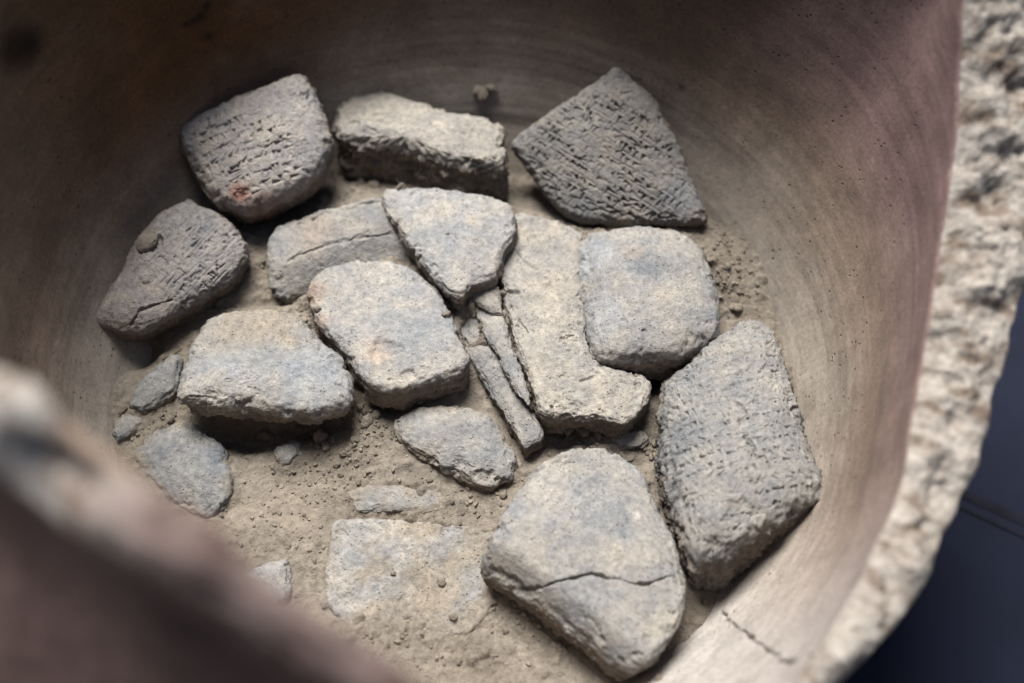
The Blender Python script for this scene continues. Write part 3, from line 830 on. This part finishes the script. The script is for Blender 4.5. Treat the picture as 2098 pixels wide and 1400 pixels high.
tablet('clay_fragment', "small pale stub of a tablet beside the blurred near wall, at the lower left", 'clay fragment',
       [(500, 1185), (525, 1162), (560, 1148), (590, 1144), (599, 1180), (594, 1228), (560, 1245), (520, 1230)],
       0.012, (0, -.05, 1), 0.014, bevel=0.003, crown=.002, base=GREY * 1.05, above=0.006, seed=152, group=G3, blue=.8, burial=.005)

tablet('clay_tablet', "bluish grey tablet buried flush in the soil in front of the deep black gap", 'tablet',
       [(275, 930), (300, 890), (350, 868), (405, 870), (460, 925), (474, 980), (465, 1040), (420, 1062), (370, 1050), (320, 1000), (280, 960)],
       0.0045, (0, -.02, 1), 0.012, bevel=0.004, crown=.003, base=(BLUE + GREY) * .42, above=0.0024, seed=163, rough=2.4, group=G2, blue=.9, burial=.006)

tablet('clay_fragment', "rounded grey fragment with dark lower edge on the soil by the left wall", 'clay fragment',
       [(328, 748), (352, 735), (374, 738), (376, 785), (362, 812), (325, 838), (290, 850), (266, 838), (272, 805), (296, 775)],
       0.017, (.0, -.05, 1), 0.015, bevel=0.005, crown=.003, base=GREY * .92, above=.0055, seed=171, rough=1.4, side_rough=1.4, group=G3, blue=.7, burial=.006)

tablet('clay_fragment', "small bluish chip of clay lying lowest on the left, by the blurred wall", 'clay fragment',
       [(232, 868), (250, 850), (272, 848), (292, 862), (285, 885), (268, 905), (242, 912), (228, 895)],
       0.012, (.0, 0, 1), 0.012, bevel=0.004, crown=.002, base=GREY * .92, above=.0025, seed=182, group=G3, blue=.8, burial=.005)

tablet('clay_fragment', "thin grey slab standing in the cleft between centre tablet and long tablet, with light tip", 'clay fragment',
       [(930, 655), (945, 632), (968, 628), (985, 650), (1010, 705), (1045, 765), (1085, 828), (1112, 882), (1106, 904), (1075, 922), (1052, 885), (1015, 825), (985, 772), (952, 712)],
       0.018, (-.12, .0, 1), 0.016, bevel=0.003, crown=.002, base=GREY * .9, seed=191, rough=1.5, side_rough=1.3, group=G3, blue=.6, burial=.004)

tablet('clay_fragment', "narrow upright splinter of clay pressed against the left side of the long tablet", 'clay fragment',
       [(972, 628), (1000, 615), (1028, 640), (1045, 700), (1066, 762), (1088, 825), (1080, 832), (1050, 790), (1020, 735), (992, 680)],
       0.027, (-.25, .0, 1), 0.018, bevel=0.002, crown=.001, base=GREY * .95, seed=203, rough=1.4, side_rough=1.6, group=G3, blue=.4, burial=.003)

tablet('clay_fragment', "small triangular flake wedged under the broken tip of the bright tablet", 'clay fragment',
       [(958, 604), (990, 588), (1022, 590), (1032, 648), (1010, 648), (985, 628)],
       0.029, (-.05, -.05, 1), 0.012, bevel=0.002, crown=.001, base=DUST * .95, seed=211, rough=1.3, group=G3, blue=.2, burial=.004)

tablet('clay_fragment', "faint grey slab surfacing through the soil above the flush rectangular tablet", 'clay fragment',
       [(712, 1010), (760, 992), (850, 990), (905, 1010), (915, 1040), (880, 1056), (790, 1058), (725, 1050)],
       0.0045, (0, -.03, 1), 0.010, bevel=0.003, crown=.002, base=GREY * .95, above=0.0008, seed=222, rough=1.2, group=G3, blue=.6, burial=.005)

tablet('clay_fragment', "low lumpy soil-coloured piece between the hooked tablet end and the big wedge tablet", 'clay fragment',
       [(1240, 895), (1275, 880), (1315, 882), (1332, 902), (1318, 922), (1280, 930), (1252, 918)],
       0.019, (0, -.05, 1), 0.012, bevel=0.004, crown=.002, base=DUST * .9, above=0.004, seed=233, rough=1.8, side_rough=1.6, group=G3, blue=.0, burial=.005)

tablet('clay_fragment', "small grey knob rising from the soil below the black gap under the oblong tablet", 'clay fragment',
       [(560, 925), (580, 905), (612, 905), (622, 935), (600, 962), (572, 965)],
       0.0025, (0, -.15, 1), 0.010, bevel=0.004, crown=.002, base=GREY*.95, above=0.003, seed=244, rough=1.6, group=G3, blue=.6, burial=.005)

NS = 640
gx = np.linspace(-0.262, 0.262, NS)
X, Y = np.meshgrid(gx, gx, indexing='xy')
Z = soil_height(X.ravel(), Y.ravel()).reshape(X.shape)
# soil banked up against the pieces, lapping over the flush ones
for (bx, zt, flush) in FOOT:
    step = max(1, len(bx) // 110); bx = bx[::step]
    m = (X > bx[:, 0].min() - .014) & (X < bx[:, 0].max() + .014) & (Y > bx[:, 1].min() - .014) & (Y < bx[:, 1].max() + .014)
    ii = np.where(m.ravel())[0]
    if not len(ii): continue
    qx = X.ravel()[ii]; qy = Y.ravel()[ii]
    d2 = (qx[:, None] - bx[None, :, 0]) ** 2 + (qy[:, None] - bx[None, :, 1]) ** 2
    kmin = d2.argmin(1); dmin = np.sqrt(d2[np.arange(len(ii)), kmin])
    cen = bx.mean(0); ny = (bx[kmin, 1] - cen[1]) / (np.linalg.norm(bx[kmin] - cen, axis=1) + 1e-6)
    ins = np.hypot(qx - cen[0], qy - cen[1]) < np.linalg.norm(bx[kmin] - cen, axis=1)
    nq = fbm(np.stack([qx, qy, qx * 0], -1), .016, 4, .6, 61)
    side_w = 1.0 if flush else (.12 + .88 * sstep(-.55, .1, ny))
    bank = (.0060 if not flush else .0036) * np.clip(.45 + 1.3 * nq, 0, 1.2) * side_w
    far = 0 if flush else sstep(.15, .8, ny)
    bank = bank + .0085 * far * np.clip(.75 + .8 * nq, 0, 1.2)
    add = bank * np.exp(-(dmin / (.0060 + .0065 * far if not flush else .0045)) ** 1.3)
    add = np.where(ins & (not flush), add * .6, add)
    zz_ = Z.ravel(); add = np.minimum(add, np.maximum(zt - .0015 + nq * .003 - zz_[ii], 0)) if not flush else add; zz_[ii] = zz_[ii] + add; Z = zz_.reshape(X.shape)
rS = np.hypot(X, Y)
wallr = r_wall(Z)
keep = rS < wallr + 0.006
Vs = np.stack([X.ravel(), Y.ravel(), Z.ravel()], -1)
Fs = grid_faces(NS, NS, False)
kf = keep.ravel()[Fs].all(1)
Fs = Fs[kf]
used = np.zeros(len(Vs), bool); used[Fs.ravel()] = True
remap = np.cumsum(used) - 1
Vs = Vs[used]; Fs = remap[Fs]
st = np.tile(SOILC, (len(Vs), 1))
gy = sstep(-0.1, 0.5, fbm(Vs, 0.06, 4, .55, 31))[:, None]
st = st * (1 - .55 * gy) + np.array([0.30, 0.275, 0.24]) * ALB * .55 * gy
soil = mesh_np('soil_fill', Vs, Fs, M_SOIL, col={'tone': st})
tag(soil, kind='stuff')
soil['label'] = 'dry brown soil filling the bottom of the jar around the tablets'


# oval plug set in the left tablet
n4 = np.array([.10, -.24, 1.0]); n4 /= np.linalg.norm(n4)

# ------------------------------------------------------------------ ray onto what has been built
bpy.context.view_layer.update()
dg = bpy.context.evaluated_depsgraph_get()
HITOB = [None]
def hit(px, py):
    d = Vector(ray(px, py)).normalized()
    ok, p, nn, _fi, HITOB[0], _mx = SC.ray_cast(dg, Vector(CAM), d)
    return (np.array(p), np.array(nn)) if ok else (None, None)

def lump_mesh(name, seed, sub=3, flat=.7, amp=.3):
    import bmesh
    bm = bmesh.new(); bmesh.ops.create_icosphere(bm, subdivisions=sub, radius=1.0)
    co = np.array([v.co[:] for v in bm.verts])
    w1 = np.round(fbm(co, .9, 3, .6, seed) * 6) / 6 * amp * .4
    d = 1 + fbm(co, .9, 3, .6, seed) * amp * 1.6 + w1 + fbm(co, .25, 2, .6, seed + 3) * amp * .35
    co = co * d[:, None] * np.array([1, .85, flat])
    for v, c in zip(bm.verts, co * 0.004): v.co = c
    me = bpy.data.meshes.new(name); bm.to_mesh(me); bm.free()
    for p in me.polygons: p.use_smooth = True
    at = me.color_attributes.new('tone', 'FLOAT_COLOR', 'POINT')
    c4 = np.ones((len(co), 4), dtype=np.float32); c4[:, :3] = SOILC * 1.12
    at.data.foreach_set('color', c4.ravel())
    me.materials.append(M_SOIL)
    return me

p4, _ = hit(303, 497)
plug = lump_mesh('clay_plug', 5.5, 4, .55, .07)
plug.materials.clear(); plug.materials.append(M_CLAY)
if p4 is not None:
    o = bpy.data.objects.new('clay_plug', plug); COL.objects.link(o)
    o.parent = t4
    q = Vector(n4).to_track_quat('Z', 'Y')
    from mathutils import Quaternion
    q = q @ Quaternion((0, 0, 1), R(35))
    o.rotation_euler = q.to_euler()
    o.scale = (.0092 / .004, .0074 / .004, .0085 / .004)
    o.location = Vector(p4) - t4.location + Vector(n4) * .0034
    o['label'] = "oval clay plug with dark lower edge"

# ------------------------------------------------------------------ clods, crumbs, twigs
CLODS = [  # picture x, y, radius in picture px, label, category
    (985, 186, 17, "brown crumb stuck on the back wall, left and lower one of the pair", "crumb"), (1006, 178, 12, "brown crumb stuck on the back wall, right and upper one of the pair", "crumb"),
    (546, 890, 17, "round clod at the front of the black gap under the oblong tablet", "clod"), (658, 892, 19, "pointed clod in front of the oblong tablet's right half", "clod"),
    (612, 876, 9, "small clod between the two larger ones before the oblong tablet", "clod"),
    (668, 912, 11, "small clod touching the front of the pointed clod before the oblong tablet", "clod"),
    (752, 862, 13, "largest clod in the crumbly soil right of the oblong tablet's corner", "clod"),
    (738, 832, 10, "clod tight against the right end of the oblong tablet", "clod"),
    (772, 848, 11, "clod in the shadow under the chipped corner of the pinkish-edged tablet", "clod"),
    (728, 900, 10, "clod in front of the oblong tablet's right corner, on crumbly soil", "clod"),
    (705, 928, 9, "clod lowest of those in front of the oblong tablet's right end", "clod"),
    (1165, 878, 12, "leftmost clod of the row under the hooked end of the long tablet", "clod"),
    (1196, 882, 14, "middle clod of the row under the hooked end of the long tablet", "clod"),
    (1226, 890, 11, "rightmost clod of the row under the hooked end of the long tablet", "clod"),
    (1345, 905, 10, "clod at the left edge of the large right tablet, upper of two", "clod"), (1332, 928, 8, "clod at the left edge of the large right tablet, lower of two", "clod"),
    (925, 622, 15, "crumbly brown clod right below the broken tip of the bright tablet", "clod"), (915, 642, 9, "small clod just under the crumbly one at the bright tablet's tip", "clod"),
    (1508, 628, 14, "lone rounded clod on the soil by the right wall, above the large right tablet", "clod"),
    (1478, 478, 9, "clod on the soil strip right of the dark triangular tablet's lower corner", "clod"), (1490, 545, 8, "clod on the soil strip right of the domed grey tablet", "clod"),
    (806, 1174, 6, "tiny pale pebble lying on the flush rectangular tablet", "pebble"), (905, 1192, 9, "brown clod lying on the right of the flush rectangular tablet", "clod"),
    (930, 1262, 9, "clod on the soil below the flush rectangular tablet's right corner", "clod"),
    (735, 985, 8, "clod on the soil just above the faint grey slab", "clod"), (690, 950, 8, "clod on the open soil right of the small grey knob", "clod"),
    (350, 858, 9, "clod under the dark edge of the rounded grey fragment at the left", "clod"),
    (650, 632, 8, "small clod at the pinkish left edge of the tablet in the centre", "clod"),
    (690, 350, 14, "pinkish clod in the gap between the two leftmost back tablets", "clod"), (768, 378, 11, "larger clod in front of the thick back tablet, at its dark foot", "clod"), (742, 372, 8, "smaller clod in front of the thick back tablet, at its dark foot", "clod"),
    (1350, 1388, 9, "clod at the lowest tip of the big wedge-shaped tablet", "clod"), (1012, 1232, 8, "clod beside the shaded left flank of the big wedge-shaped tablet", "clod"),
    (1290, 938, 8, "clod between the soil-coloured piece and the big wedge-shaped tablet", "clod"),
    (880, 982, 8, "clod under the crumbling front edge of the half buried tablet", "clod"), (1032, 1014, 9, "clod at the right front corner of the half buried tablet", "clod"),
    (860, 822, 8, "clod above the half buried tablet with the rounded left end", "clod")]
NEARBY = [((0, 700, 0, 700), "crumbs along the left soil"),]
lumps = [lump_mesh('soil_clod', 1.7 * i + .3, 3, .75, .32) for i in range(7)]
rs = random.Random(5)
places = []
for i, (cx, cy, rp, lab, cat) in enumerate(CLODS):
    p, nn = hit(cx, cy + rp * .3)
    if p is None: continue
    dist = np.linalg.norm(p - CAM); rad = rp * dist / FPX * .95
    places.append((p + np.array([0, 0, rad * .25]), rad, lab, cat, (cx, cy)))
crumb_lab = "loose brown soil crumb lying between the tablets"
for i, (p, rad, lab, cat, pp) in enumerate(places):
    nm = 'soil_clod' if (cat in (None, 'clod')) else ('pebble' if cat == 'pebble' else 'soil_crumb')
    o = bpy.data.objects.new(nm, lumps[i % 7]); COL.objects.link(o)
    o.location = Vector(p); o.rotation_euler = (rs.uniform(-.5, .5), rs.uniform(-.5, .5), rs.uniform(0, 6.28))
    rad /= .004; o.scale = (rad * rs.uniform(.85, 1.2), rad * rs.uniform(.85, 1.2), rad * rs.uniform(.8, 1.1))
    tag(o, lab or crumb_lab, cat or 'clod', "loose soil clods between the tablets" if cat in (None, 'clod') else None)

# fine crumbs that nobody could count
def ico():
    t = (1 + 5 ** .5) / 2
    v = np.array([(-1, t, 0), (1, t, 0), (-1, -t, 0), (1, -t, 0), (0, -1, t), (0, 1, t), (0, -1, -t), (0, 1, -t), (t, 0, -1), (t, 0, 1), (-t, 0, -1), (-t, 0, 1)], float)
    v /= np.linalg.norm(v[0])
    f = np.array([(0, 11, 5), (0, 5, 1), (0, 1, 7), (0, 7, 10), (0, 10, 11), (1, 5, 9), (5, 11, 4), (11, 10, 2), (10, 7, 6), (7, 1, 8), (3, 9, 4), (3, 4, 2), (3, 2, 6), (3, 6, 8), (3, 8, 9), (4, 9, 5), (2, 4, 11), (6, 2, 10), (8, 6, 7), (9, 8, 1)])
    return v, f
iv, if_ = ico()
rn = np.random.RandomState(77)
cand = []
CL = [(720, 900, 90, 260), (760, 850, 60, 180), (690, 980, 110, 240), (1240, 890, 100, 200), (1490, 560, 60, 260), (1480, 480, 40, 120), (950, 1010, 120, 260), (1090, 1270, 110, 160),
      (850, 1290, 160, 340), (600, 1080, 150, 320), (900, 820, 90, 160), (640, 660, 40, 120), (1660, 820, 40, 90), (1420, 1280, 60, 120), (330, 870, 70, 140), (600, 900, 120, 140), (540, 520, 60, 60),
      (1000, 430, 120, 60), (1340, 920, 30, 90), (720, 380, 60, 120), (560, 640, 100, 60), (850, 900, 120, 60), (400, 1000, 80, 90)]
for cx, cy, rad, num in CL:
    for _ in range(int(num * .6)):
        cand.append((cx + rn.normal() * rad * .5, cy + rn.normal() * rad * .5))
for _ in range(520):
    a_ = rn.uniform(0, 6.283); q = math.sqrt(rn.rand())
    cand.append((930 + math.cos(a_) * q * 740, 840 + math.sin(a_) * q * 500))
CV, CF, CT = [], [], []
for (cx, cy) in cand:
    p, nn = hit(cx, cy)
    if p is None or nn[2] < .55 or p[2] > .06: continue
    dz = soil_height(np.array([p[0]]), np.array([p[1]]), False)[0]
    on_tab = HITOB[0].name.startswith('clay')
    if on_tab and rn.rand() < .95: continue
    rad = (0.0005 + 0.0019 * rn.rand() ** 4) * (.55 if on_tab else 1)
    v = iv * (rad * (1 + .35 * rn.uniform(-1, 1, (12, 1)))) * np.array([1, rn.uniform(.7, 1), rn.uniform(.5, .9)])
    pn_ = rn.normal(size=3); pn_ /= np.linalg.norm(pn_); dq = v @ pn_; v = v - np.clip(dq - rad * .35, 0, None)[:, None] * pn_
    an = rn.uniform(0, 6.28); c_, s_ = math.cos(an), math.sin(an)
    v = v @ np.array([[c_, -s_, 0], [s_, c_, 0], [0, 0, 1]]) + p + np.array([0, 0, rad * .3])
    CF.append(if_ + 12 * len(CV)); CV.append(v); CT.append(np.tile(SOILC * rn.uniform(.85, 1.35), (12, 1)))
cr = mesh_np('soil_crumbs', np.concatenate(CV), np.concatenate(CF), M_SOIL, smooth=False, col={'tone': np.concatenate(CT)})
tag(cr, kind='stuff'); cr['label'] = 'fine soil crumbs scattered over the fill and tablets'

def twig(name, label, a_, b_, rad, bend=.2, cat='twig'):
    pa, _ = hit(*a_); pb, _ = hit(*b_)
    pa = pa + np.array([0, 0, .0012]); pb = pb + np.array([0, 0, .0012])
    n_ = 9; V_, F_ = [], []
    d = pb - pa; d /= np.linalg.norm(d); s1 = np.cross(d, [0, 0, 1]); s1 /= np.linalg.norm(s1); s2 = np.cross(s1, d)
    for i in range(n_):
        t = i / (n_ - 1); c = pa + (pb - pa) * t + s1 * bend * np.linalg.norm(pb - pa) * math.sin(math.pi * t) * .3
        r_ = rad * (1 - .55 * t) * (1 + .15 * math.sin(i * 2.3))
        for k_ in range(6):
            an = k_ / 6 * 6.2832; V_.append(c + (s1 * math.cos(an) + s2 * math.sin(an)) * r_ - pa)
    F_ = grid_faces(n_, 6, True)
    o = mesh_np(name, np.array(V_), F_, M_TWIG); o.location = Vector(pa)
    tag(o, label, cat)
twig('twig', "thin dark twig on the soil above the rounded grey fragment, by the left wall", (335, 738), (372, 717), .0010)
twig('twig', "short dark bit of twig beside the small bluish chip at the far left", (246, 852), (262, 836), .0011)
twig('straw', "fine dark straw lying on the back wall right of the dark triangular tablet", (1388, 168), (1402, 178), .0009, cat='straw')

# ------------------------------------------------------------------ outside: navy cloth under the jar, ground
nx_, ny_ = 140, 140
cx_ = np.linspace(-1.0, 1.3, nx_); cy_ = np.linspace(-1.1, 1.2, ny_)
CX, CY = np.meshgrid(cx_, cy_, indexing='xy')
Q = np.stack([CX.ravel(), CY.ravel(), CX.ravel() * 0], -1)
CZ = -0.128 + fbm(Q, .35, 3, .5, 41) * .012 + ridged(Q, .5, 2, 42) * .004
cl = mesh_np('navy_cloth', np.stack([Q[:, 0], Q[:, 1], CZ], -1), grid_faces(ny_, nx_, False), M_CLOTH)
tag(cl, "dark navy cloth spread under the jar, with a black double seam at the right", "cloth")
def cloth_z(x, y):
    Q = np.array([[x, y, 0.0]]); return float(-0.128 + fbm(Q, .35, 3, .5, 41)[0] * .012 + ridged(Q, .5, 2, 42)[0] * .004)
for (ax, ay, bx, by, w) in ((1850, 962, 2400, 1206, .0042), (1850, 992, 2400, 1238, .0018)):
    A_ = on_z(ax, ay, -.125); B_ = on_z(bx, by, -.125); n_ = 60; V_ = []
    d = (B_ - A_); d /= np.linalg.norm(d); s_ = np.array([-d[1], d[0], 0])
    for i in range(n_):
        c = A_ + (B_ - A_) * i / (n_ - 1); c[2] = cloth_z(c[0], c[1]) + .0008
        for off, h in ((-w, -.0004), (-w * .6, .0002), (w * .6, .0002), (w, -.0004)): V_.append(c + s_ * off + np.array([0, 0, h]))
    mesh_np('seam', np.array(V_), grid_faces(n_, 4, False), M_SEAM, cl)

gq = np.linspace(-6, 6, 60); GX, GY = np.meshgrid(gq, gq)
GQ = np.stack([GX.ravel(), GY.ravel(), -0.165 + fbm(np.stack([GX.ravel(), GY.ravel(), GX.ravel() * 0], -1), 1.0, 3, .5, 51) * .015], -1)
g = mesh_np('ground', GQ, grid_faces(60, 60, False), plain_material('ground_earth', (.2, .165, .125), (.28, .235, .18), 6, .01))
tag(g, kind='structure')
